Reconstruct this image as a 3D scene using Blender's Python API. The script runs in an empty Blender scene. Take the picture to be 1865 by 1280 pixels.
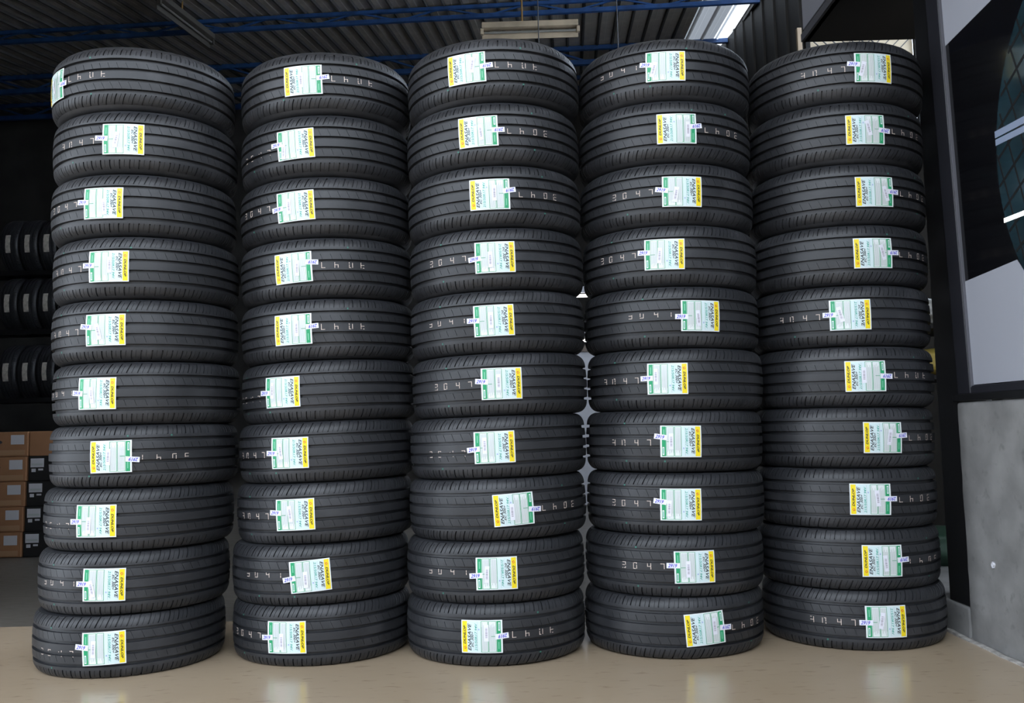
import bpy, bmesh, math, random
import numpy as np
from mathutils import Matrix, Vector, Euler
random.seed(7)
rng = np.random.RandomState(5)
SC = bpy.context.scene
COL = SC.collection
R_ = math.radians

# ------------------------------------------------------------------ camera
CAM_H = 0.787
cam = bpy.data.objects.new('camera', bpy.data.cameras.new('camera'))
COL.objects.link(cam)
cam.data.sensor_fit = 'HORIZONTAL'
cam.data.sensor_width = 36.0
cam.data.lens = 1676.8 / 1865 * 36.0
cam.data.clip_start = 0.05
cam.data.clip_end = 200
cam.matrix_world = Matrix.Translation((0, 0, CAM_H)) @ Matrix.Rotation(R_(90 + 4.676), 4, 'X') @ Matrix.Rotation(R_(-1.45), 4, 'Z')
SC.camera = cam

# ------------------------------------------------------------------ daylight
w = bpy.data.worlds.new('sky'); SC.world = w; w.use_nodes = True
bg = w.node_tree.nodes['Background']
bg.inputs[0].default_value = (0.80, 0.89, 1.0, 1)
bg.inputs[1].default_value = 2.35
SC.view_settings.view_transform = 'Standard'
SC.view_settings.look = 'None'
SC.view_settings.gamma = 1.0
SC.view_settings.use_curve_mapping = False
SC.view_settings.exposure = 1.0

# ------------------------------------------------------------------ helpers
MATS = {}
def mat(name, col, rough=0.6, metal=0.0, spec=0.5, noise=0.0, nscale=8.0, bump=0.0, bscale=60.0, emit=0.0, col2=None, stretch=None, coat=0.0):
    if name in MATS: return MATS[name]
    m = bpy.data.materials.new(name); m.use_nodes = True
    nt = m.node_tree; b = nt.nodes['Principled BSDF']
    b.inputs['Base Color'].default_value = (*col, 1)
    b.inputs['Roughness'].default_value = rough
    b.inputs['Metallic'].default_value = metal
    b.inputs['Specular IOR Level'].default_value = spec
    b.inputs['Coat Weight'].default_value = coat
    tc = nt.nodes.new('ShaderNodeTexCoord')
    src = tc.outputs['Object']
    if stretch:
        mp = nt.nodes.new('ShaderNodeMapping'); mp.inputs['Scale'].default_value = stretch
        nt.links.new(src, mp.inputs[0]); src = mp.outputs[0]
    if noise > 0 or col2:
        n = nt.nodes.new('ShaderNodeTexNoise'); n.inputs['Scale'].default_value = nscale; n.inputs['Detail'].default_value = 6
        nt.links.new(src, n.inputs['Vector'])
        mx = nt.nodes.new('ShaderNodeMix'); mx.data_type = 'RGBA'
        rp = nt.nodes.new('ShaderNodeValToRGB'); rp.color_ramp.elements[0].position = .32; rp.color_ramp.elements[1].position = .68
        nt.links.new(n.outputs['Fac'], rp.inputs[0])
        nt.links.new(rp.outputs[0], mx.inputs[0])
        c2 = col2 if col2 else tuple(min(1, c * (1 + noise)) for c in col)
        c1 = col if col2 else tuple(c * (1 - noise) for c in col)
        mx.inputs[6].default_value = (*c1, 1); mx.inputs[7].default_value = (*c2, 1)
        nt.links.new(mx.outputs[2], b.inputs['Base Color'])
    if bump > 0:
        n2 = nt.nodes.new('ShaderNodeTexNoise'); n2.inputs['Scale'].default_value = bscale; n2.inputs['Detail'].default_value = 5
        nt.links.new(src, n2.inputs['Vector'])
        bp = nt.nodes.new('ShaderNodeBump'); bp.inputs['Strength'].default_value = bump; bp.inputs['Distance'].default_value = 0.01
        nt.links.new(n2.outputs['Fac'], bp.inputs['Height']); nt.links.new(bp.outputs[0], b.inputs['Normal'])
    if emit > 0:
        b.inputs['Emission Color'].default_value = (*col, 1); b.inputs['Emission Strength'].default_value = emit
    MATS[name] = m
    return m

def mesh(name, verts, faces, mats=(), midx=None, smooth=None):
    me = bpy.data.meshes.new(name)
    me.from_pydata([tuple(v) for v in verts], [], [tuple(f) for f in faces])
    for m in mats: me.materials.append(m)
    if midx is not None: me.polygons.foreach_set('material_index', midx)
    if smooth:
        me.polygons.foreach_set('use_smooth', [True] * len(me.polygons))
        me.set_sharp_from_angle(angle=R_(smooth))
    me.update()
    return me

def add(name, me, parent=None, loc=(0, 0, 0), rot=(0, 0, 0), m=None):
    o = bpy.data.objects.new(name, me); COL.objects.link(o)
    if parent: o.parent = parent
    o.location = loc; o.rotation_euler = rot
    if m is not None and me is not None and not me.materials: me.materials.append(m)
    return o

def tag(o, label=None, cat=None, group=None, kind=None):
    if label: o['label'] = label
    if cat: o['category'] = cat
    if group: o['group'] = group
    if kind: o['kind'] = kind
    return o

def box_me(name, lo, hi, m=None, bev=0.0, seg=2):
    bm = bmesh.new()
    bmesh.ops.create_cube(bm, size=1)
    c = [(a + b) / 2 for a, b in zip(lo, hi)]; s = [abs(b - a) for a, b in zip(lo, hi)]
    bmesh.ops.scale(bm, vec=s, verts=bm.verts)
    bmesh.ops.translate(bm, vec=c, verts=bm.verts)
    if bev > 0:
        bmesh.ops.bevel(bm, geom=bm.edges[:], offset=min(bev, min(s) * .45), segments=seg, affect='EDGES', profile=.5)
    me = bpy.data.meshes.new(name); bm.to_mesh(me); bm.free()
    if m: me.materials.append(m)
    return me

def bar_me(name, a, b, wd, ht=None, m=None):
    """square-section bar between two points"""
    a = Vector(a); b = Vector(b); d = (b - a); L = d.length; d.normalize()
    up = Vector((0, 0, 1)) if abs(d.z) < .95 else Vector((0, 1, 0))
    s = d.cross(up).normalized(); u = s.cross(d)
    ht = ht or wd
    vs = []
    for p in (a, b):
        for sx, sy in ((-1, -1), (1, -1), (1, 1), (-1, 1)):
            vs.append(p + s * sx * wd / 2 + u * sy * ht / 2)
    fs = [(0, 3, 2, 1), (4, 5, 6, 7)] + [(i, (i + 1) % 4, 4 + (i + 1) % 4, 4 + i) for i in range(4)]
    return mesh(name, vs, fs, [m] if m else [])

def cyl_me(name, a, b, r, m=None, n=16):
    a = Vector(a); b = Vector(b); d = (b - a).normalized()
    up = Vector((0, 0, 1)) if abs(d.z) < .95 else Vector((0, 1, 0))
    s = d.cross(up).normalized(); u = s.cross(d)
    vs = []
    for p in (a, b):
        for i in range(n):
            t = 2 * math.pi * i / n
            vs.append(p + (s * math.cos(t) + u * math.sin(t)) * r)
    fs = [(i, (i + 1) % n, n + (i + 1) % n, n + i) for i in range(n)]
    fs += [tuple(reversed(range(n))), tuple(range(n, 2 * n))]
    return mesh(name, vs, fs, [m] if m else [], smooth=40)

# ------------------------------------------------------------------ materials
def floor_mat(name, c1, c2, rough, c3, s1=2.2, s2=14, mix=.55, by=2.5):
    m = bpy.data.materials.new(name); m.use_nodes = True
    nt = m.node_tree; b = nt.nodes['Principled BSDF']
    tc = nt.nodes.new('ShaderNodeTexCoord')
    n1 = nt.nodes.new('ShaderNodeTexNoise'); n1.inputs['Scale'].default_value = s1; n1.inputs['Detail'].default_value = 8
    n2 = nt.nodes.new('ShaderNodeTexNoise'); n2.inputs['Scale'].default_value = s2; n2.inputs['Detail'].default_value = 8
    mp = nt.nodes.new('ShaderNodeMapping'); mp.inputs['Scale'].default_value = (1, by, 1)
    nt.links.new(tc.outputs['Object'], n1.inputs[0]); nt.links.new(tc.outputs['Object'], mp.inputs[0]); nt.links.new(mp.outputs[0], n2.inputs[0])
    mx = nt.nodes.new('ShaderNodeMix'); mx.data_type = 'RGBA'
    mx.inputs[6].default_value = (*c1, 1); mx.inputs[7].default_value = (*c2, 1)
    nt.links.new(n1.outputs['Fac'], mx.inputs[0])
    rp = nt.nodes.new('ShaderNodeValToRGB'); rp.color_ramp.elements[0].position = .25; rp.color_ramp.elements[1].position = .40
    rp.color_ramp.elements[0].color = (1, 1, 1, 1); rp.color_ramp.elements[1].color = (0, 0, 0, 1)
    nt.links.new(n2.outputs['Fac'], rp.inputs[0])
    m2 = nt.nodes.new('ShaderNodeMix'); m2.data_type = 'RGBA'
    sc = nt.nodes.new('ShaderNodeMath'); sc.operation = 'MULTIPLY'; sc.inputs[1].default_value = mix
    nt.links.new(rp.outputs[0], sc.inputs[0]); nt.links.new(sc.outputs[0], m2.inputs[0])
    nt.links.new(mx.outputs[2], m2.inputs[6]); m2.inputs[7].default_value = (*c3, 1)
    nt.links.new(m2.outputs[2], b.inputs['Base Color'])
    mr = nt.nodes.new('ShaderNodeMapRange'); mr.inputs[3].default_value = rough * .8; mr.inputs[4].default_value = rough * 1.3
    nt.links.new(n2.outputs['Fac'], mr.inputs[0]); nt.links.new(mr.outputs[0], b.inputs['Roughness'])
    b.inputs['Specular IOR Level'].default_value = .5
    n3 = nt.nodes.new('ShaderNodeTexNoise'); n3.inputs['Scale'].default_value = 3
    bp = nt.nodes.new('ShaderNodeBump'); bp.inputs['Strength'].default_value = .06; bp.inputs['Distance'].default_value = .02
    nt.links.new(tc.outputs['Object'], n3.inputs[0]); nt.links.new(n3.outputs['Fac'], bp.inputs['Height']); nt.links.new(bp.outputs[0], b.inputs['Normal'])
    return m
M_FLOOR = floor_mat('beige sealed concrete', (.36, .275, .185), (.46, .365, .26), .2, (.20, .135, .09))
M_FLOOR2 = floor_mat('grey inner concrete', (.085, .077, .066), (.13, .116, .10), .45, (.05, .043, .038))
M_CONC = floor_mat('grey cement render', (.085, .084, .084), (.33, .325, .32), .75, (.09, .09, .09), 7.0, 26, .5, 1.0)
M_BLACK = mat('black painted steel', (.006, .006, .007), .45, noise=.3)
M_FRAME = mat('charcoal window aluminium', (.015, .015, .020), .45)
M_SEAL = mat('grey glazing bead', (.085, .085, .10), .5)
M_DARK = mat('dark board', (.004, .004, .0045), .9)
M_BLUE = mat('blue truss paint', (.022, .075, .22), .5, noise=.25)
M_ROOF = mat('galvanised roof sheet', (.55, .50, .44), .6, noise=.15, nscale=3)
M_ROOFD = mat('dull roof rib', (.10, .095, .09), .7)
M_CARD = mat('brown cardboard', (.36, .18, .09), .85, noise=.12, nscale=5)
M_CARDT = mat('parcel tape on card', (.42, .25, .14), .4)
M_BOXB = mat('black carton', (.012, .012, .013), .6)
M_PAPER = mat('white paper', (.62, .62, .66), .7)
M_INK = mat('dark print', (.06, .06, .065), .7)

def rubber():
    m = bpy.data.materials.new('tyre rubber'); m.use_nodes = True
    nt = m.node_tree; b = nt.nodes['Principled BSDF']
    tc = nt.nodes.new('ShaderNodeTexCoord'); oi = nt.nodes.new('ShaderNodeObjectInfo')
    ad = nt.nodes.new('ShaderNodeVectorMath'); ad.operation = 'ADD'
    ml = nt.nodes.new('ShaderNodeMath'); ml.operation = 'MULTIPLY'; ml.inputs[1].default_value = 40
    nt.links.new(oi.outputs['Random'], ml.inputs[0])
    nt.links.new(tc.outputs['Object'], ad.inputs[0]); nt.links.new(ml.outputs[0], ad.inputs[1])
    n = nt.nodes.new('ShaderNodeTexNoise'); n.inputs['Scale'].default_value = 4.5; n.inputs['Detail'].default_value = 7; n.inputs['Roughness'].default_value = .6
    nt.links.new(ad.outputs[0], n.inputs[0])
    rp = nt.nodes.new('ShaderNodeValToRGB'); rp.color_ramp.elements[0].position = .50; rp.color_ramp.elements[1].position = .80
    rp.color_ramp.elements[0].color = (.021, .0220, .0255, 1); rp.color_ramp.elements[1].color = (.055, .056, .062, 1)
    nt.links.new(n.outputs['Fac'], rp.inputs[0]); nt.links.new(rp.outputs[0], b.inputs['Base Color'])
    n2 = nt.nodes.new('ShaderNodeTexNoise'); n2.inputs['Scale'].default_value = 260; n2.inputs['Detail'].default_value = 3
    bp = nt.nodes.new('ShaderNodeBump'); bp.inputs['Strength'].default_value = .12; bp.inputs['Distance'].default_value = .001
    nt.links.new(tc.outputs['Object'], n2.inputs[0]); nt.links.new(n2.outputs['Fac'], bp.inputs['Height']); nt.links.new(bp.outputs[0], b.inputs['Normal'])
    b.inputs['Roughness'].default_value = .47
    b.inputs['Specular IOR Level'].default_value = .5
    return m
M_RUB = rubber()
M_LWHITE = mat('label paper white', (.80, .84, .84), .35, bump=.12, bscale=45)
M_LBLUE = mat('label pale blue print', (.67, .80, .82), .35)
M_LYEL = mat('label yellow print', (.90, .70, .015), .35)
M_LGREEN = mat('label green print', (.02, .33, .14), .35)
M_LGREY = mat('label grey fine print', (.50, .54, .54), .4)
M_LBLACK = mat('label black print', (.015, .015, .018), .4)
M_LTEAL = mat('label teal print', (.03, .38, .28), .4)
M_LRED = mat('label red print', (.70, .12, .03), .4)
M_INKBLUE = mat('blue handwriting', (.05, .045, .55), .4)
M_STICK = mat('white sticker', (.82, .82, .90), .4)
M_BAR = mat('barcode print', (.30, .26, .32), .5)
M_STAMP = mat('pink stamped dots', (.80, .66, .58), .6)
M_DOT = mat('green paint mark', (.04, .17, .13), .6)

# ------------------------------------------------------------------ the setting
def quad(name, pts, m): return mesh(name, pts, [tuple(range(len(pts)))], [m])
fl = add('floor', box_me('floor', (-9, -8, -.12), (1.6, 3.96, 0), M_FLOOR)); tag(fl, kind='structure')
fr = add('floor_forecourt', box_me('floor_forecourt', (1.6, -8, -.12), (9, 3.32, 0), M_FLOOR)); tag(fr, kind='structure')
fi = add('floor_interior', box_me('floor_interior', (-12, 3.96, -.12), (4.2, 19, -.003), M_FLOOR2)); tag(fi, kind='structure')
fo = add('floor_left', box_me('floor_left', (-12, -8, -.12), (-9, 3.96, 0), M_FLOOR)); tag(fo, kind='structure')
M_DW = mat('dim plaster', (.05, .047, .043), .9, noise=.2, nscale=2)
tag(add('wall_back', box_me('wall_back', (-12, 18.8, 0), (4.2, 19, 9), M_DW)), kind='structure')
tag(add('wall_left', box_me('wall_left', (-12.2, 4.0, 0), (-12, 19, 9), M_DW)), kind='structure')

tag(add('added_wall_opposite', box_me('added_wall_opposite', (-22, -10, 0), (22, -9.5, 3.8), mat('added wall grey', (.16, .15, .14), .8, noise=.2))), kind='structure')  # unseen wall added to block the low sky and darken the interior

tag(add('added_wall_front', box_me('added_wall_front', (-12.2, 4.02, 0), (-2.62, 4.2, 5.75), M_DW)), kind='structure')  # added out of view to keep daylight off the left interior
# right half wall, slightly uneven cement render
def rough_box(name, lo, hi, m, n=(2, 40, 12), amp=.004):
    bm = bmesh.new()
    bmesh.ops.create_cube(bm, size=1)
    c = [(a + b) / 2 for a, b in zip(lo, hi)]; s = [abs(b - a) for a, b in zip(lo, hi)]
    bmesh.ops.scale(bm, vec=s, verts=bm.verts); bmesh.ops.translate(bm, vec=c, verts=bm.verts)
    bmesh.ops.bevel(bm, geom=bm.edges[:], offset=.012, segments=3, affect='EDGES', profile=.5)
    for ax in range(3):
        for k in range(1, n[ax]):
            co = [0, 0, 0]; co[ax] = lo[ax] + (hi[ax] - lo[ax]) * k / n[ax]
            no = [0, 0, 0]; no[ax] = 1
            bmesh.ops.bisect_plane(bm, geom=bm.verts[:] + bm.edges[:] + bm.faces[:], plane_co=co, plane_no=no)
    from mathutils import noise as mn
    for v in bm.verts:
        d = mn.noise_vector(v.co * 9) * amp + mn.noise_vector(v.co * 31) * amp * .5
        v.co += d
    me = bpy.data.meshes.new(name); bm.to_mesh(me); bm.free(); me.materials.append(m)
    me.polygons.foreach_set('use_smooth', [True] * len(me.polygons)); me.set_sharp_from_angle(angle=R_(50))
    return me
WX = 1.59
tag(add('wall_right', rough_box('wall_right', (WX, -.6, -.01), (WX + .16, 3.315, .835), M_CONC, (2, 60, 16))), kind='structure')
chip = add('plaster_chip', rough_box('plaster_chip', (WX - .001, 3.112, .279), (WX + .004, 3.126, .300), M_PAPER, (1, 2, 2), .003)); tag(chip, kind='structure')
M_LIME = mat('pale lime residue', (.36, .34, .32), .9, noise=.35, nscale=30)
tag(add('baseboard_right', rough_box('baseboard_right', (WX - .026, -.6, -.006), (WX + .004, 3.60, .006), M_LIME, (1, 80, 1), .006)), kind='structure')
tag(add('floor_raised', rough_box('floor_raised', (WX, 3.318, -.01), (4.2, 8.5, .112), M_CONC, (6, 10, 2), .003)), kind='structure')

# right window: frame, glass with vinyl films
win = add('window_1', None, rot=(0, R_(-1.05), 0)); win.location = Vector((WX, 0, .84)) - Matrix.Rotation(R_(-1.05), 3, 'Y') @ Vector((WX, 0, .84)); tag(win, kind='structure')
add('sill_rail', box_me('sill_rail', (WX - .006, -.6, .838), (WX + .10, 3.33, .862), M_BLACK, .003), win)
add('bottom_rail', box_me('bottom_rail', (WX + .002, -.6, .862), (WX + .08, 3.293, .889), M_FRAME, .002), win)
add('stile', box_me('stile', (WX - .002, 3.205, .862), (WX + .08, 3.293, 2.90), M_FRAME, .003), win)
add('top_rail', box_me('top_rail', (WX + .002, -.6, 2.82), (WX + .08, 3.205, 2.90), M_FRAME, .002), win)
add('glazing_bead', box_me('glazing_bead', (WX + .001, 3.198, .884), (WX + .014, 3.206, 2.82), M_SEAL, .001), win)
M_GLASSB = mat('black glazed vinyl', (.004, .004, .005), .16, spec=.45)
add('glass', box_me('glass', (WX + .012, -.6, .889), (WX + .020, 3.20, 2.82), M_GLASSB), win)
M_FILM = mat('pale grey vinyl film', (.36, .37, .42), .4)
def film(name, pts, x, m, th=.0012):
    """flat vinyl on the glass; pts are (y, z)"""
    vs = [(x, a, b) for a, b in pts] + [(x + th, a, b) for a, b in pts]
    n = len(pts)
    fs = [tuple(range(n)), tuple(reversed(range(n, 2 * n)))] + [((i + 1) % n, i, n + i, n + (i + 1) % n) for i in range(n)]
    me = mesh(name, vs, fs, [m])
    bm = bmesh.new(); bm.from_mesh(me); bmesh.ops.recalc_face_normals(bm, faces=bm.faces[:]); bm.to_mesh(me); bm.free()
    return add(name, me, win)
CY, CZ, CR = 2.315, 1.565, .612
film('vinyl_film', [(3.199, 2.105), (3.199, 2.815), (2.0, 2.815), (2.0, 2.17)], WX + .0105, M_FILM)
low = [(3.199, .892), (3.199, 1.254)]
t0 = 2.862
low.append((t0, 1.270))
for k in range(1, 9):
    a = math.atan2(1.270 - CZ, t0 - CY); a2 = a + (-1.35 - a) * k / 8
    low.append((CY + CR * 1.0 * math.cos(a2), CZ + CR * math.sin(a2)))
low.append((low[-1][0], .892))
film('vinyl_film', low, WX + .0105, M_FILM)
# opaque disc; glass view of lattice, beam and tube painted as flat strips
M_TEAL = mat('teal decal print', (.012, .028, .036), .14, noise=.35, nscale=5)
disc = film('round_decal', [(CY + CR * math.cos(2 * math.pi * k / 72), CZ + CR * math.sin(2 * math.pi * k / 72)) for k in range(72)], WX + .0098, M_TEAL)
def in_disc(p): return (p[0] - CY) ** 2 + (p[1] - CZ) ** 2 < (CR * .995) ** 2
def strip(name, pts, wd, x, m, par):
    vs = []; ok = [p for p in pts]
    for i, p in enumerate(ok):
        q = ok[min(i + 1, len(ok) - 1)]; r = ok[max(i - 1, 0)]
        d = Vector((q[0] - r[0], q[1] - r[1])).normalized(); nn = Vector((-d.y, d.x)) * wd / 2
        for sx in (x, x + .0008):
            vs += [(sx, p[0] + nn.x, p[1] + nn.y), (sx, p[0] - nn.x, p[1] - nn.y)]
    fs = []
    for i in range(len(ok) - 1):
        a = 4 * i; b = a + 4
        fs += [(a, a + 1, b + 1, b), (a + 2, b + 2, b + 3, a + 3), (a, b, b + 2, a + 2), (a + 1, a + 3, b + 3, b + 1)]
    return add(name, mesh(name, vs, fs, [m]), par)
def clip(p0, p1, n=40):
    pts = [(p0[0] + (p1[0] - p0[0]) * i / n, p0[1] + (p1[1] - p0[1]) * i / n) for i in range(n + 1)]
    pts = [p for p in pts if in_disc(p)]
    return [pts[0], pts[-1]] if len(pts) > 1 else None
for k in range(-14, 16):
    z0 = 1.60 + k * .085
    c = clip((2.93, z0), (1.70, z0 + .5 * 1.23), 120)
    if c and math.hypot(c[0][0] - c[1][0], c[0][1] - c[1][1]) > .04: strip('lattice_print', c, .009, WX + .0090, M_BLACK, disc)
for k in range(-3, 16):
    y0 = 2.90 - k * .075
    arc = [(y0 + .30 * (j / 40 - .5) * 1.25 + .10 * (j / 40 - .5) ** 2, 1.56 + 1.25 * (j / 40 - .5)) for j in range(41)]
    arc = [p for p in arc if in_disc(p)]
    if len(arc) > 2: strip('lattice_print', arc, .007, WX + .0088, M_BLACK, disc)
M_BEAM = mat('pale blue beam print', (.25, .30, .42), .4)
M_TUBEPRINT = mat('glowing tube print', (1.0, .98, .92), .4, emit=2.2)
strip('beam_print', [(2.922, 1.690), (2.0, 1.655)], .022, WX + .0085, M_BEAM, disc)
strip('beam_print', [(2.922, 1.664), (2.0, 1.62)], .020, WX + .0085, M_BEAM, disc)
strip('lamp_tube', [(2.912, 1.406), (2.0, 1.39)], .014, WX + .0084, M_TUBEPRINT, disc)  # flat glowing strip painted as the image of a lit tube

# black jamb of the doorway beyond the half wall
tag(add('trim_1', box_me('trim_1', (WX + .005, 3.295, .112), (WX + .12, 3.47, 2.9), M_BLACK, .004)), kind='structure')
tag(add('wall_side', box_me('wall_side', (WX + .06, 3.47, .112), (WX + .12, 3.56, 2.9), M_DARK)), kind='structure')
tag(add('wall_inner', box_me('wall_inner', (2.6, 3.4, .112), (2.7, 8.5, 2.45), M_DW)), kind='structure')
# overhead fascia box of the side room
fas = add('fascia_box', None, loc=(1.365, 2.3, 2.5)); tag(fas, 'black overhead fascia box with grey side panels above the rightmost stack', 'fascia')
add('body', box_me('body', (0, 0, 0), (1.9, 1.77, .9), M_DARK), fas)
add('edge_trim', box_me('edge_trim', (-.012, 0, 0), (.02, 1.77, .035), mat('grey edge trim', (.05, .05, .055), .5)), fas)
for k in range(3):
    add('side_panel', box_me('side_panel', (-.006, .02 + k * .585, .05), (.004, .585 + k * .585, .85), mat('grey side panel', (.16, .16, .18), .5), .003), fas)

# ------------------------------------------------------------------ roof
YAW = R_(-3.8)
ROOF = Matrix.Translation((0, 13, 6.86)) @ Matrix.Rotation(YAW, 4, 'Z') @ Matrix.Rotation(math.atan(.153), 4, 'X')
ceil = add('ceiling', None); tag(ceil, kind='structure')
SHW = .25
Y0, Y1 = -13.0, 6.2
def sheet_me(name, m1, m2):
    # trapezoid profile, rib at one edge, going down (-z) into the room
    prof = [(0, 0), (.02, -.0), (.035, -.035), (.06, -.035), (.075, 0), (.155, -.004), (.165, 0), (SHW, 0)]
    vs = []; fs = []; mi = []
    for (x, z) in prof: vs += [(x, Y0, z), (x, Y1, z)]
    for i in range(len(prof) - 1):
        fs.append((2 * i, 2 * i + 1, 2 * i + 3, 2 * i + 2)); mi.append(1 if i in (1, 2, 3) else 0)
    return mesh(name, vs, fs, [m1, m2], mi)
SH1 = sheet_me('roof_sheet', M_ROOF, M_ROOFD)
def translucent(name, tr):
    m = bpy.data.materials.new(name); m.use_nodes = True; nt = m.node_tree
    out = nt.nodes['Material Output']; nt.nodes.remove(nt.nodes['Principled BSDF'])
    a = nt.nodes.new('ShaderNodeBsdfDiffuse'); b = nt.nodes.new('ShaderNodeBsdfTranslucent'); mx = nt.nodes.new('ShaderNodeMixShader')
    a.inputs[0].default_value = (.25, .24, .23, 1); b.inputs[0].default_value = (.95, .97, 1, 1)
    mx.inputs[0].default_value = tr
    nt.links.new(a.outputs[0], mx.inputs[1]); nt.links.new(b.outputs[0], mx.inputs[2]); nt.links.new(mx.outputs[0], out.inputs[0])
    return m
SHB = sheet_me('roof_sheet_clear', translucent('clear skylight sheet', .95), translucent('clear rib', .95))
SHM = sheet_me('roof_sheet_cloudy', translucent('cloudy skylight sheet', .13), translucent('cloudy rib', .06))
for i in range(-50, 17):
    me = SH1
    if i in (14,): me = SHB
    if i in (12, 13): me = SHM
    o = add('roof_sheet', me, ceil); o.matrix_local = ROOF @ Matrix.Translation((i * SHW - .12, 0, 0))
gable = add('wall_gable', box_me('wall_gable', (3.75, 11.0, 0), (4.2, 19, 9.0), mat('dark cladding', (.02, .018, .016), .8)));  tag(gable, kind='structure')
tag(add('wall_gable_low', box_me('wall_gable_low', (3.75, 3.6, 0), (4.2, 11.0, 2.4), mat('dark cladding', (.02, .018, .016), .8))), kind='structure')
tag(add('added_clerestory', box_me('added_clerestory', (3.9, 3.6, 2.4), (3.92, 11.0, 6.6), translucent('added daylight sheet', .95))), kind='structure')  # unseen translucent panel added to brighten the roof underside from the right
for k in range(14):
    add('cladding_rib', box_me('cladding_rib', (3.72, 11.2 + k * .54, 3.3), (3.75, 11.26 + k * .54, 8.6), mat('dark cladding rib', (.03, .027, .024), .8)), gable)

def truss(name, p_local_y, x0, x1, depth, label, step=.62, th=.05):
    """parallel-chord lattice girder across the shop, hung from the roof plane"""
    root = add(name, None); T = ROOF @ Matrix.Translation((0, p_local_y, 0))
    ML = Matrix.Translation(T @ Vector((x0, 0, -.06 - depth)))
    root.matrix_local = ML
    inv = ML.inverted()
    def P(x, z): return inv @ (T @ Vector((x, 0, z)))
    add('top_chord', bar_me('top_chord', P(x0, -.06), P(x1, -.06), th, m=M_BLUE), root)
    add('bottom_chord', bar_me('bottom_chord', P(x0, -.06 - depth), P(x1, -.06 - depth), th * 1.15, m=M_BLUE), root)
    n = int((x1 - x0) / step)
    web = [bar_me('web', P(x0, -.06), P(x0 + step, -.06 - depth), th * .45, m=M_BLUE), bar_me('web', P(x0, -.06 - depth), P(x0 + step, -.06), th * .45, m=M_BLUE)]
    axis = (T.to_3x3() @ Vector((step, 0, 0)))
    for i in range(n):
        o = add('web', web[i % 2], root, loc=axis * i)
    tag(root, label, 'roof truss', 'blue roof trusses')
    return root
truss('roof_truss', -.42, -12, 3.6, .135, 'blue steel lattice roof truss nearest the front, along the top edge of the picture')
truss('roof_truss', 2.2, -12, 3.6, .24, 'blue steel lattice roof truss second from the front, just above the tyre stacks', .7, .07)
truss('roof_truss', 4.4, -12, 3.6, .24, 'blue steel lattice roof truss furthest back, mostly hidden behind the tyre stacks', .7, .07)
# main frame column and rafter in the dim left part
cl = add('steel_column', None, loc=(-4.05, 15.6, 0)); tag(cl, 'dark blue steel lattice column standing behind the second stack', 'column')
for dx in (-.16, .16):
    add('leg', box_me('leg', (dx - .04, -.04, 0), (dx + .04, .04, 7.1), M_BLUE), cl)
for k in range(12):
    z = .4 + k * .55
    s = 1 if k % 2 else -1
    add('lacing_bar', bar_me('lacing_bar', (-.16 * s, 0, z), (.16 * s, 0, z + .55), .03, m=M_BLUE), cl)
# lamp battens
def batten(loc, rz, label, length=1.25, m=None):
    o = add('ceiling_light', None, loc=loc, rot=(0, 0, rz)); tag(o, label, 'ceiling light', 'unlit batten lights')
    m = m or mat('cream painted reflector', (.42, .34, .24), .6, noise=.2, nscale=4)
    add('housing', box_me('housing', (-length / 2, -.06, 0), (length / 2, .06, .075), m, .004), o)
    add('lamp_tube', cyl_me('lamp_tube', (-length / 2 + .03, -.02, -.055), (length / 2 - .03, -.02, -.055), .015, mat('unlit tube', (.22, .21, .19), .3)), o)
    for s in (-1, 1):
        add('lamp_holder', box_me('lamp_holder', (s * length / 2 - .02, -.04, -.075), (s * length / 2 + .02, .02, 0), m, .003), o)
    add('reflector', box_me('reflector', (-length / 2, .02, -.13), (length / 2, .03, -.02), m), o)
    add('hanger', cyl_me('hanger', (-.1, 0, .07), (-.1, 0, .62), .012, mat('orange hanger rod', (.30, .17, .05), .6), 8), o)
    return o
batten((.34, 11.6, 5.95), R_(-1.0), 'unlit cream batten light hanging above the middle stack')
batten((-4.35, 12.2, 6.45), R_(78), 'unlit batten light end-on above the leftmost stack', 1.3, mat('dimmed grey reflector', (.11, .10, .085), .7))  # darker reflector colour stands in for the dim light on this batten

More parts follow.
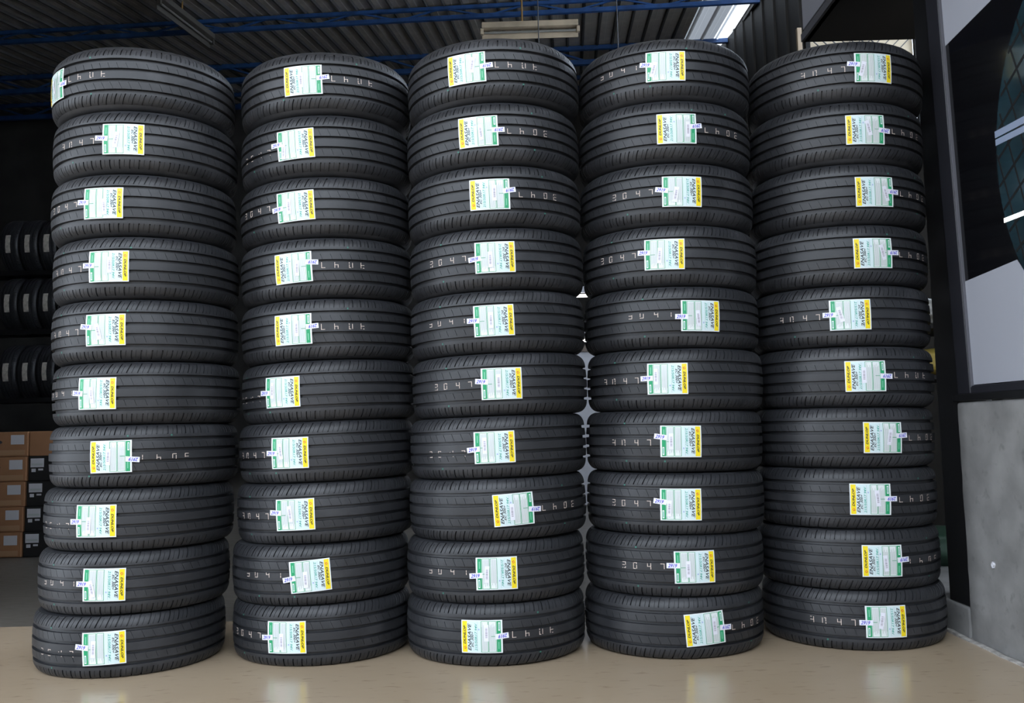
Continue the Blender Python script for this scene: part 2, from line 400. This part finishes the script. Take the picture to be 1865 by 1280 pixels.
# ------------------------------------------------------------------ tyres
RT = 0.3215
ZE = .098
def r0(z):
    a = abs(z)
    if a <= .062: return RT - .0035 * (a / .062) ** 2
    s = (a - .062) / .040
    return RT - .0035 - .034 * (1 - math.sqrt(max(0, 1 - .93 * s * s)))
GRV = (.0545, .0185, -.0185, -.0545)
def shear(z):
    xs = [-.1, -.062, -.0495, -.0235, .0235, .0495, .060, .1]
    ys = [.017, .022, .022, .012, .012, .0, .0, .017]
    return float(np.interp(z, xs, ys))
def make_tread():
    rows = set()
    for g in GRV:
        for d in (-.0056, -.0046, .0046, .0056): rows.add(round(g + d, 5))
    for z in np.arange(.0625, .0985, .0044): rows.add(round(float(z), 5)); rows.add(round(-float(z), 5))
    for z in (.098, -.098, .0605, -.0605, .0655, .067, -.0705, -.072, 0., .009, -.009, .0255, .027, .034, .042, .048, -.0255, -.027, -.034, -.0415, -.043, -.048): rows.add(z)
    rows = sorted(rows)
    cl = [rows[0]]
    for z in rows[1:]:
        if z - cl[-1] > .0008: cl.append(z)
    rows = cl
    NP = 62
    cols = [(0, 0), (.010, 1), (.125, 1), (.135, 0), (.32, 0), (.500, 0), (.508, 2), (.542, 2), (.550, 0), (.76, 0)]
    pit = 1 + rng.uniform(-.10, .10, NP); pit = np.cumsum(np.concatenate([[0], pit])); pit = pit / pit[-1] * 2 * math.pi
    vs = []
    for z in rows:
        base = r0(z); gd = 0
        for g in GRV:
            if abs(z - g) < .0050: gd = .0105
        for p in range(NP):
            for (u, ty) in cols:
                d = gd
                if gd == 0:
                    if ty == 1:
                        if z > .0665 or z < -.0715: d = .0065
                    elif ty == 2:
                        if .0665 < z < .090 or -.090 < z < -.0715: d = .003
                        if .0255 < z < .0497 and z > .0265: d = .0022
                        if -.0423 < z < -.0248: d = .0022
                th = pit[p] + (pit[p + 1] - pit[p]) * u + shear(z) / RT
                r = base - d
                vs.append((r * math.sin(th), -r * math.cos(th), z))
    n = NP * len(cols); fs = []
    for i in range(len(rows) - 1):
        a = i * n; b = a + n
        for j in range(n):
            k = (j + 1) % n
            fs.append((a + j, a + k, b + k, b + j))
    return mesh('tread', vs, fs, [M_RUB], smooth=28)
TREAD = make_tread()
SIDES = {}
def sidewall(t2):
    key = round(t2, 4)
    if key in SIDES: return SIDES[key]
    e = t2 - ZE; re = r0(ZE)
    prof = [(re, ZE), (re - .006, ZE + .45 * e), (re - .014, ZE + .8 * e), (.273, t2), (.264, t2), (.2635, t2 - .002), (.257, t2 - .002), (.2565, t2 - .0005),
            (.247, t2 - .003), (.236, t2 - .007), (.229, t2 - .006), (.222, t2 - .010), (.2175, t2 - .017), (.2165, t2 - .030), (.224, t2 - .036),
            (.262, t2 - .02), (.288, .074), (.303, .055), (.307, 0)]
    N = 120; vs = []; fs = []
    for (r, z) in prof:
        for j in range(N):
            t = 2 * math.pi * j / N; vs.append((r * math.sin(t), -r * math.cos(t), z))
    for i in range(len(prof) - 1):
        a = i * N; b = a + N
        for j in range(N):
            k = (j + 1) % N; fs.append((a + j, a + k, b + k, b + j))
    SIDES[key] = mesh('sidewall', vs, fs, [M_RUB], smooth=40)
    return SIDES[key]

# ---- label artwork, bent round the tread
def bendpt(a, z, h):
    r = r0(z) + h; t = a / RT
    return (r * math.sin(t), -r * math.cos(t), z)
class Flat:
    """flat print pieces in label coordinates: a along the tread, z across it"""
    def __init__(s): s.v = []; s.f = []; s.mi = []; s.m = []
    def idx(s, m):
        if m not in s.m: s.m.append(m)
        return s.m.index(m)
    def rect(s, a0, a1, z0, z1, h, m, rot=0.0, n=None, thick=False):
        n = n or max(1, int(abs(a1 - a0) / .012)); b = len(s.v); k = s.idx(m)
        ca, cz = (a0 + a1) / 2, (z0 + z1) / 2; c, sn = math.cos(rot), math.sin(rot)
        def T(a, z, hh):
            x, y = a - ca, z - cz
            return bendpt(ca + c * x - sn * y, cz + sn * x + c * y, hh)
        nz = max(1, int(abs(z1 - z0) / .02))
        for i in range(n + 1):
            for j in range(nz + 1):
                s.v.append(T(a0 + (a1 - a0) * i / n, z0 + (z1 - z0) * j / nz, h))
        for i in range(n):
            for j in range(nz):
                p = b + i * (nz + 1) + j
                s.f.append((p, p + nz + 1, p + nz + 2, p + 1)); s.mi.append(k)
        if thick:
            ring = [(a0 + (a1 - a0) * i / n, z0) for i in range(n + 1)] + [(a1, z0 + (z1 - z0) * j / nz) for j in range(1, nz + 1)]
            ring += [(a1 + (a0 - a1) * i / n, z1) for i in range(1, n + 1)] + [(a0, z1 + (z0 - z1) * j / nz) for j in range(1, nz)]
            b = len(s.v); q = len(ring)
            for (a, z) in ring: s.v.append(T(a, z, h))
            for (a, z) in ring: s.v.append(T(a, z, .0003))
            for i in range(q):
                s.f.append((b + i, b + q + i, b + q + (i + 1) % q, b + (i + 1) % q)); s.mi.append(k)
    def build(s, name): return mesh(name, s.v, s.f, s.m, s.mi)
def text_me(name, txt, size_h, length, a, z, h, m, shearv=0.0, bold=0.0, turn=True):
    """text reading downwards across the tread; size_h cap height along a, length across z; centred on (a, z)"""
    cu = bpy.data.curves.new('t', 'FONT'); cu.body = txt; cu.size = 1; cu.align_x = 'CENTER'; cu.align_y = 'CENTER'
    cu.shear = shearv; cu.offset = bold; cu.resolution_u = 2
    ob = bpy.data.objects.new('t', cu); COL.objects.link(ob)
    dg = bpy.context.evaluated_depsgraph_get(); me = bpy.data.meshes.new_from_object(ob.evaluated_get(dg))
    bpy.data.objects.remove(ob); bpy.data.curves.remove(cu)
    co = np.zeros(len(me.vertices) * 3); me.vertices.foreach_get('co', co); co = co.reshape(-1, 3)
    mn, mx = co.min(0), co.max(0); c = (mn + mx) / 2; s = mx - mn
    X = (co[:, 0] - c[0]) / s[0] * length; Y = (co[:, 1] - c[1]) / s[1] * size_h
    out = []
    for x, y in zip(X, Y):
        if turn: out.append(bendpt(a + y, z - x, h))
        else: out.append(bendpt(a + x, z + y, h))
    me.vertices.foreach_set('co', np.array(out).ravel()); me.materials.clear(); me.materials.append(m)
    me.name = name; me.update()
    return me
LW, LH = .138, .106
def A(f): return (f - .5) * LW
def Z(f): return (.5 - f) * LH
fs_ = Flat()
fs_.rect(A(0), A(1), -LH / 2, LH / 2, .0014, M_LWHITE, thick=True)
SHEET = fs_.build('label')
f2 = Flat(); f2.rect(A(.52), A(.845), Z(.975), Z(.025), .0017, M_LBLUE); PALE = f2.build('pale_panel')
f2 = Flat(); f2.rect(A(.855), A(.975), Z(.97), Z(.03), .0018, M_LYEL); YELLOW = f2.build('yellow_band')
f2 = Flat(); f2.rect(A(.04), A(.14), Z(.97), Z(.03), .0018, M_LGREEN); GREEN = f2.build('green_band')
f2 = Flat()
f2.rect(A(.055), A(.10), Z(.93), Z(.68), .0020, M_LWHITE)
f2.rect(A(.068), A(.087), Z(.90), Z(.71), .0021, M_LTEAL)
BADGE = f2.build('badge'); f2 = Flat(); f2.rect(A(.08), A(.105), Z(.34), Z(.12), .0020, mat('label pale green print', (.20, .55, .36), .4))
BSTRIP = f2.build('badge_strip')
f2 = Flat()
for (a0, a1) in ((.15, .335), (.345, .515)):
    for (p, q, r, s) in ((a0, a1, .03, .042), (a0, a1, .958, .97), (a0, a0 + .010, .03, .97), (a1 - .010, a1, .03, .97)):
        f2.rect(A(p), A(q), Z(s), Z(r), .0018, M_LGREEN)
    k = a0 + .028
    while k < a1 - .02:
        L = random.uniform(.70, .90); f2.rect(A(k), A(k + .009), Z(.07 + L), Z(.07), .0017, M_LGREY); k += .0195
f2.rect(A(.15), A(.27), Z(.515), Z(.50), .0019, M_LGREEN)
TABLE = f2.build('print_table')
f2 = Flat()
f2.rect(A(.60), A(.606), Z(.95), Z(.05), .0019, M_LGREY); f2.rect(A(.695), A(.700), Z(.60), Z(.05), .0019, M_LGREY)
RULES = f2.build('fine_rules')
T_BRAND = text_me('brand_text', 'DUNLOP', .0078, .060, A(.915), Z(.56), .0021, M_LBLACK, .25, .03)
T_ENA = text_me('name_text', 'ENASAVE', .0112, .088, A(.795), Z(.49), .0021, M_LBLACK, .30, .016)
T_EC = text_me('series_text', 'EC 300+', .0070, .050, A(.725), Z(.42), .0021, M_LBLACK, .35, .02)
T_SIZE = text_me('size_text', '215/50R17 94V', .0078, .088, A(.637), Z(.49), .0021, M_LTEAL, .2, .012)
T_O = text_me('size_mark', '0', .0045, .0045, A(.565), Z(.72), .0021, M_INKBLUE)
f2 = Flat(); f2.rect(A(.885), A(.935), Z(.205), Z(.13), .0021, M_LRED, rot=.5); f2.rect(A(.90), A(.925), Z(.19), Z(.15), .0023, M_LYEL, rot=.5)
LOGO = f2.build('brand_mark')
# handwritten date tag, sticks out past the green edge
f2 = Flat(); f2.rect(A(-.16), A(.16), -.0088, .0088, .0026, M_STICK); TAG = f2.build('date_tag')
T_TAG = text_me('handwriting', '2919', .012, .030, A(-.02), 0.0, .0030, M_INKBLUE, .35, .02, turn=False)
# barcode sticker (upright strip)
f2 = Flat(); f2.rect(-.0075, .0075, -.027, .027, .0028, M_STICK)
for k in range(16):
    z = -.016 + k * .002; f2.rect(-.0035, .0035, z, z + random.choice((.0006, .0012)), .0031, M_BAR, n=1)
BARCODE = f2.build('barcode_sticker')
# dotted stamp 3 0 4 7
SEG = {'3': 'abcdg', '0': 'abcdef', '4': 'fgbc', '7': 'abc'}
def stamp(zc, seed):
    rs = random.Random(seed); hh, ww = .0195, .0115; out = []
    L = {'a': ((0, 1), (1, 1)), 'b': ((1, 1), (1, .5)), 'c': ((1, .5), (1, 0)), 'd': ((0, 0), (1, 0)), 'e': ((0, 0), (0, .5)), 'f': ((0, .5), (0, 1)), 'g': ((0, .5), (1, .5))}
    for ch, an in zip('3047', (-.764, -.632, -.475, -.335)):
        fl_ = Flat()
        for sg in SEG[ch]:
            (x0, y0), (x1, y1) = L[sg]
            for i in range(4):
                if rs.random() < .10: continue
                t = (i + .15) / 3.6
                a = an * RT + (x0 + (x1 - x0) * t - .5) * ww; z = zc + (y0 + (y1 - y0) * t - .5) * hh
                if any(abs(z - g) < .0056 for g in GRV): continue
                fl_.rect(a - .0010, a + .0010, z - .0012, z + .0012, .0006, M_STAMP, n=1)
        out.append(fl_.build('stamped_digit'))
    return out
STAMPS = [stamp(.001, 1), stamp(-.004, 2), stamp(.007, 3), stamp(-.017, 4)]
def dotme(a, z):
    vs = [bendpt(a, z, .0007)]; n = 7
    for i in range(n):
        t = 2 * math.pi * i / n; vs.append(bendpt(a + .0034 * math.cos(t), z + .0034 * math.sin(t), .0007))
    return mesh('paint_mark', vs, [(0, 1 + i, 1 + (i + 1) % n) for i in range(n)], [M_DOT])
DOTS = [dotme(-.20, .0625), dotme(-.195, -.0665), dotme(-.055, -.067), dotme(.075, .063)]

# (x, y, z of base, height, label azimuth, upside down)
TILT = {1: .0027, 2: .0255, 3: .0212, 4: -.0148, 5: -.015}
ST = {
1: [(-1.356, 3.386, 1.910, .229, -.83, 1), (-1.347, 3.386, 1.687, .223, .122, 0), (-1.351, 3.386, 1.469, .218, -.072, 0), (-1.341, 3.386, 1.252, .217, -.038, 0), (-1.343, 3.386, 1.039, .213, -.060, 0),
    (-1.337, 3.386, .827, .212, -.167, 0), (-1.345, 3.386, .617, .210, .019, 1), (-1.361, 3.386, .408, .208, -.080, 0), (-1.377, 3.386, .201, .207, .062, 0), (-1.393, 3.386, 0, .201, .117, 0)],
2: [(-.690, 3.484, 1.912, .231, -.071, 1), (-.688, 3.483, 1.686, .225, -.165, 0), (-.692, 3.482, 1.467, .219, -.158, 0), (-.690, 3.480, 1.250, .217, -.194, 1), (-.688, 3.479, 1.036, .214, -.207, 1),
    (-.686, 3.478, .823, .212, -.348, 0), (-.694, 3.477, .614, .210, -.225, 0), (-.704, 3.476, .405, .209, -.140, 0), (-.722, 3.475, .199, .207, .074, 0), (-.721, 3.474, 0, .199, -.192, 0)],
3: [(-.039, 3.397, 1.911, .229, -.276, 1), (-.048, 3.399, 1.687, .223, -.140, 1), (-.047, 3.400, 1.469, .218, -.029, 1), (-.044, 3.401, 1.253, .216, 0, 0), (-.049, 3.403, 1.039, .214, -.023, 0),
    (-.046, 3.404, .826, .213, .033, 0), (-.059, 3.405, .616, .210, -.024, 0), (-.063, 3.406, .409, .207, .182, 1), (-.076, 3.408, .203, .206, .026, 0), (-.081, 3.409, 0, .203, -.131, 1)],
4: [(.594, 3.436, 1.913, .225, -.127, 0), (.589, 3.436, 1.690, .224, -.013, 1), (.588, 3.436, 1.470, .220, .019, 0), (.592, 3.437, 1.256, .214, -.207, 0), (.594, 3.437, 1.042, .214, .161, 0),
    (.599, 3.437, .829, .213, -.237, 0), (.589, 3.438, .618, .211, -.088, 0), (.587, 3.438, .408, .209, -.103, 0), (.573, 3.438, .203, .206, .055, 0), (.565, 3.439, 0, .203, .168, 1)],
5: [(1.270, 3.488, 1.910, .224, .117, 0), (1.254, 3.488, 1.686, .225, .025, 1), (1.251, 3.488, 1.466, .220, .100, 1), (1.245, 3.488, 1.251, .215, .062, 1), (1.242, 3.488, 1.037, .214, -.212, 0),
    (1.242, 3.488, .824, .212, -.087, 1), (1.229, 3.487, .614, .210, .101, 1), (1.224, 3.487, .406, .208, -.061, 1), (1.226, 3.487, .200, .206, .032, 1), (1.237, 3.487, 0, .200, .002, 0)]}
# keep neighbouring stacks from pressing into each other
POS = {(s, r): list(ST[s][r]) for s in ST for r in range(10)}
for it in range(60):
    for s in range(1, 5):
        for r in range(10):
            a = POS[s, r]
            for r2 in (r,):
                b = POS[s + 1, r2]
                dx, dy = b[0] - a[0], b[1] - a[1]; d = math.hypot(dx, dy); need = 2 * RT + .0008
                if d < need:
                    k = (need - d) / 2
                    a[0] -= k * .9; b[0] += k * .9
for r in range(10): POS[5, r][0] = min(POS[5, r][0], WX - RT - .002)
ORD = ['topmost', 'second from the top', 'third from the top', 'fourth from the top', 'fifth from the top', 'fifth from the floor', 'fourth from the floor', 'third from the floor', 'second from the floor', 'bottom']
STN = {1: 'leftmost stack', 2: 'second stack from the left', 3: 'middle stack', 4: 'second stack from the right', 5: 'rightmost stack'}
LOWSTAMP = {(1, 8), (1, 10), (2, 2), (2, 6), (3, 7)}
LABTILT = {(4, 10): 4.0, (2, 9): 3.5, (2, 4): 2, (2, 2): 2, (2, 3): 2.2, (3, 8): 2, (1, 9): -1.0, (1, 10): 1.5}
def tyre(s, r):
    x, y, z, T, az, flip = POS[s, r]
    k = {9: .25, 8: .6}.get(r, 1.0); tl = TILT[s] * k
    root = add('tyre', None, loc=(x, y, z + (abs(tl) * .27 if r == 9 else 0)))
    root.rotation_euler = (Matrix.Rotation(-tl, 3, 'Y') @ Matrix.Rotation(az, 3, 'Z')).to_euler()
    tag(root, 'black tyre, %s of the %s' % (ORD[r], STN[s]), 'tyre', 'stacked new tyres')
    rf = (0, math.pi if flip else 0, 0); lo = (0, 0, T / 2)
    add('tread', TREAD, root, lo, (0, rf[1], 0))
    sw = sidewall(round(T / 2, 3))
    add('sidewall', sw, root, lo, (0, 0, 0)); add('sidewall', sw, root, lo, (0, math.pi, 0))
    lt = R_(LABTILT.get((s, r + 1), random.uniform(-.7, .7)))
    lb = add('label', SHEET, root, lo, (0, rf[1] - lt, 0)); lb['label'] = 'white paper label with yellow and green bands'
    for n, me in (('pale_panel', PALE), ('yellow_band', YELLOW), ('green_band', GREEN), ('badge', BADGE), ('badge_strip', BSTRIP), ('print_table', TABLE), ('fine_rules', RULES), ('brand_text', T_BRAND),
                  ('name_text', T_ENA), ('series_text', T_EC), ('size_text', T_SIZE), ('size_mark', T_O), ('brand_mark', LOGO)):
        add(n, me, lb)
    tz = -.020 if (s, r) == (2, 3) else random.uniform(-.004, .006)
    tr = (0, R_(random.uniform(-8, 8)), R_(random.uniform(-.8, .4)))
    tg = add('date_tag', TAG, lb, (0, 0, tz), tr); add('handwriting', T_TAG, lb, (0, 0, tz), tr)
    ba = random.choice((-.10, -.05, -.07, .02, -.03, -.12))
    br = random.choice((0, 0, 3, -6, 10, -14))
    if (s, r) in ((5, 0), (4, 0)): ba, br = -.13, 16
    if (s, r) == (2, 1): ba, br = -.14, 2
    # turning about the axis slides it along the label; small tilt about the label normal
    bz = -.022 if (s, r) == (2, 1) else random.uniform(-.014, .008)
    add('barcode_sticker', BARCODE, lb, (0, 0, bz), (Matrix.Rotation(ba, 3, 'Z') @ Matrix.Rotation(R_(br), 3, 'Y')).to_euler())
    st = STAMPS[3] if (s, r + 1) in LOWSTAMP else STAMPS[random.choice((0, 0, 1, 2))]
    for dg_ in st: add('stamped_digit', dg_, root, lo, rf)
    for d in ((0, 1) if random.random() < .6 else (1,)) + ((2,) if random.random() < .25 else ()) + ((3,) if random.random() < .2 else ()):
        add('paint_mark', DOTS[d], root, lo, rf)
    return root
for s in range(1, 6):
    for r in range(10): tyre(s, r)

# ------------------------------------------------------------------ cartons at the left
def carton(x0, x1, z0, h, y, kind, label, depth=.42):
    b = add('carton', None, loc=((x0 + x1) / 2, y, z0)); w2 = (x1 - x0) / 2
    m = M_CARD if kind == 'brown' else M_BOXB
    tag(b, label, 'box', 'cartons by the tyre rack')
    add('box_body', box_me('box_body', (-w2, 0, 0), (w2, depth, h - .002), m, .004), b)
    if kind == 'brown':
        add('paper_label', box_me('paper_label', (w2 - .115, -.0015, h * .48), (w2 - .025, 0, h * .86), M_PAPER), b)
        add('tape', box_me('tape', (-w2 + .02, -.001, .01), (w2 - .02, 0, h * .26), M_CARDT), b)
        hole = [(.038 * math.cos(t) - .10 + w2 - .11, -.0012, h * .58 + .014 * math.sin(t)) for t in np.linspace(0, 2 * math.pi, 18)[:-1]]
        add('hand_hole', mesh('hand_hole', hole, [tuple(range(len(hole)))], [M_INK]), b)
    elif kind == 'black':
        add('paper_label', box_me('paper_label', (-w2 + .015, -.0015, h * .55), (-w2 + .105, 0, h * .90), M_PAPER), b)
        add('print_lines', box_me('print_lines', (-w2 + .022, -.0022, h * .62), (-w2 + .098, -.0015, h * .70), M_LGREY), b)
        add('small_sticker', box_me('small_sticker', (-w2 + .022, -.0015, h * .36), (-w2 + .05, 0, h * .49), M_PAPER), b)
        add('small_sticker', box_me('small_sticker', (-w2 + .068, -.0015, h * .42), (-w2 + .10, 0, h * .49), M_PAPER), b)
        add('gold_mark', box_me('gold_mark', (w2 - .05, -.0015, h * .6), (w2 - .02, 0, h * .85), mat('dull gold print', (.25, .18, .06), .6)), b)
    return b
H = .168
names = ['on the floor', 'second from the floor', 'middle one', 'second from the top', 'topmost']
for k in range(5):
    xr = -3.325 + k * .009
    carton(xr - .40, xr, k * H, H, 6.25, 'brown', 'brown cardboard carton with white label, %s of the left carton column' % names[k])
for k in range(4):
    xl = -3.315 + k * .009
    carton(xl, xl + .30, k * H, H, 6.26, 'black', 'black carton with white label, %s of the four stacked black cartons' % ['lowest', 'second from the floor', 'third from the floor', 'uppermost'][k])
carton(-3.283, -2.98, 4 * H, H, 6.26, 'plain', 'dark brown plain carton lying on top of the black carton column')
for o in list(COL.objects):
    if o.get('label', '').startswith('dark brown plain'):
        for c in o.children: c.data.materials[0] = M_CARD

# ------------------------------------------------------------------ tyre rack in the dim back left
rack = add('tyre_rack', None, loc=(-5.9, 10.0, 0)); tag(rack, 'dark steel tyre rack in the dim left background', 'rack')
for x in (-.2, 2.2):
    for y in (.05, .6):
        add('upright', box_me('upright', (x - .03, y - .03, 0), (x + .03, y + .03, 3.7), M_BLACK), rack)
SHZ = [(.80, 'lowest'), (1.24, 'second'), (2.00, 'third'), (2.66, 'uppermost')]
for z, _ in SHZ:
    for y in (.18, .5):
        add('shelf_rail', box_me('shelf_rail', (-.2, y - .025, z - .05), (2.2, y + .025, z), M_BLACK), rack)
SWR = sidewall(.105)
M_RLAB = mat('pale rack label', (.5, .46, .40), .6, noise=.3, nscale=30)
ORDX = ['first', 'second', 'third', 'fourth']
for z, nm in SHZ[1:]:
    for k in range(4):
        px = -5.535 + k * .212
        t = add('rack_tyre', None, loc=(px, 10.34, z - .042)); tag(t, 'dim upright tyre, %s from the left on the %s rack shelf' % (ORDX[k], nm), 'tyre', 'tyres on the rack')
        rt = (0, math.pi / 2, 0)
        add('tread', TREAD, t, (0, 0, RT), rt)
        add('sidewall', SWR, t, (0, 0, RT), rt); add('sidewall', SWR, t, (0, 0, RT), (0, -math.pi / 2, 0))
        f = Flat(); hw = random.uniform(.025, .032); f.rect(-.10, .10, -hw, hw, .002, M_RLAB)
        add('label', f.build('label'), t, (0, 0, RT), (0, math.pi / 2, 0))

# ------------------------------------------------------------------ things glimpsed between and beside the stacks
pt = add('office_partition', None, loc=(.75, 9.2, 0)); tag(pt, 'pale grey partition glimpsed through the gap right of the middle stack', 'partition')
M_PALE = mat('pale grey panel', (.45, .46, .50), .5)
add('panel', box_me('panel', (-.9, 0, 0), (.9, .05, 1.52), M_PALE), pt)
add('top_rail', box_me('top_rail', (-.9, -.02, 1.52), (.9, .07, 1.58), mat('rail brown', (.12, .09, .07), .5)), pt)
for z, y, hz, lb in ((1.635, 9.2, 0, 'lower'), (2.06, 9.0, 4.1, 'upper')):
    o = add('tube_light', None, loc=(.75, y, z)); tag(o, 'lit white tube light, %s of two behind the middle stack gap' % lb, 'tube light', 'lit tubes in the back')
    add('housing', box_me('housing', (-.6, 0, .03), (.6, .05, .09), M_PALE), o)
    for sx in (-1, 1): add('lamp_holder', box_me('lamp_holder', (sx * .59 - .015, 0, -.055 if hz == 0 else -.03), (sx * .59 + .015, .045, .03), M_PALE), o)
    if hz:
        for sx in (-1, 1): add('hanger', cyl_me('hanger', (sx * .4, .025, .09), (sx * .4, .025, hz), .006, M_INK, 8), o)
    add('lamp_tube', cyl_me('lamp_tube', (-.58, .02, 0), (.58, .02, 0), .016, mat('lit tube', (1, .98, .95), .4, emit=1.6)), o)

def blob(name, c, s, m, amp, fr, seed, sub=4):
    from mathutils import noise as mn
    bm = bmesh.new(); bmesh.ops.create_icosphere(bm, subdivisions=sub, radius=1)
    for v in bm.verts:
        p = v.co.copy()
        d = mn.noise(p * fr + Vector((seed, 0, 0))) * amp + abs(mn.noise(p * fr * 2.3 + Vector((0, seed, 0)))) * amp * .6
        q = p * (1 + d)
        q = Vector((math.copysign(abs(q.x) ** .75, q.x), math.copysign(abs(q.y) ** .75, q.y), math.copysign(abs(q.z) ** .75, q.z)))
        v.co = Vector((c[0] + q.x * s[0], c[1] + q.y * s[1], max(0.0, c[2] + q.z * s[2])))
    me = bpy.data.meshes.new(name); bm.to_mesh(me); bm.free(); me.materials.append(m)
    me.polygons.foreach_set('use_smooth', [True] * len(me.polygons))
    return me
shelf = add('storage_shelf', None, loc=(1.95, 4.35, .112)); tag(shelf, 'dark storage shelf in the doorway right of the rightmost stack', 'shelf')
for x in (-.26, .26):
    for y in (-.2, .2): add('post', box_me('post', (x - .02, y - .02, 0), (x + .02, y + .02, 1.5), M_BLACK), shelf)
for z in (.86, 1.09):
    add('board', box_me('board', (-.28, -.22, z - .02), (.28, .22, z), M_DARK), shelf)
M_YEL = mat('dull yellow sack', (.36, .27, .05), .7, noise=.3, nscale=12)
tag(add('yellow_sack', blob('yellow_sack', (0, 0, .06), (.22, .15, .065), M_YEL, .25, 2.2, 3), loc=(1.93, 4.31, .972)), 'crumpled dull yellow sack on the shelf right of the rightmost stack', 'sack')
M_PLAS = mat('cloudy plastic wrap', (.42, .42, .40), .25, noise=.4, nscale=10)
tag(add('plastic_bag', blob('plastic_bag', (0, 0, .06), (.20, .15, .065), M_PLAS, .35, 3.1, 8), loc=(1.93, 4.31, 1.202)), 'crumpled clear plastic bag on the top shelf right of the rightmost stack', 'bag')
M_GRN = mat('dark green sack', (.006, .03, .015), .7)
tag(add('green_sack', blob('green_sack', (0, 0, .08), (.18, .14, .085), M_GRN, .25, 2.2, 5), loc=(1.93, 4.30, .112)), 'dark green sack on the floor under the shelf right of the rightmost stack', 'sack')
# timber post and wire mesh with beige sheet high behind the rightmost stack
M_WOOD = mat('pale timber', (.30, .23, .16), .7, noise=.25, nscale=6, stretch=(1, 1, .2))
tag(add('timber_post', box_me('timber_post', (-.02, -.02, 0), (.02, .02, 4.06), M_WOOD, .004), loc=(2.56, 7.75, .112)), 'thin pale timber post behind the rightmost stack', 'post')
scr = add('mesh_screen', None, loc=(2.70, 7.9, 3.75)); tag(scr, 'beige backed wire mesh screen behind the top of the rightmost stack', 'screen')
add('backing_sheet', box_me('backing_sheet', (0, .03, 0), (.92, .05, .40), mat('beige sheet', (.50, .42, .30), .8)), scr)
for k in range(7):
    for sx in (0, 1):
        a, b = (k * .085, .4 + k * .085) if sx else (.4 + k * .085, k * .085)
        add('wire', bar_me('wire', (a, 0, 0), (b, 0, .40), .008, m=M_INK), scr)
for x in (-.02, .94):
    add('screen_post', box_me('screen_post', (x - .02, -.02, -3.638), (x + .02, .02, .42), M_DARK), scr)
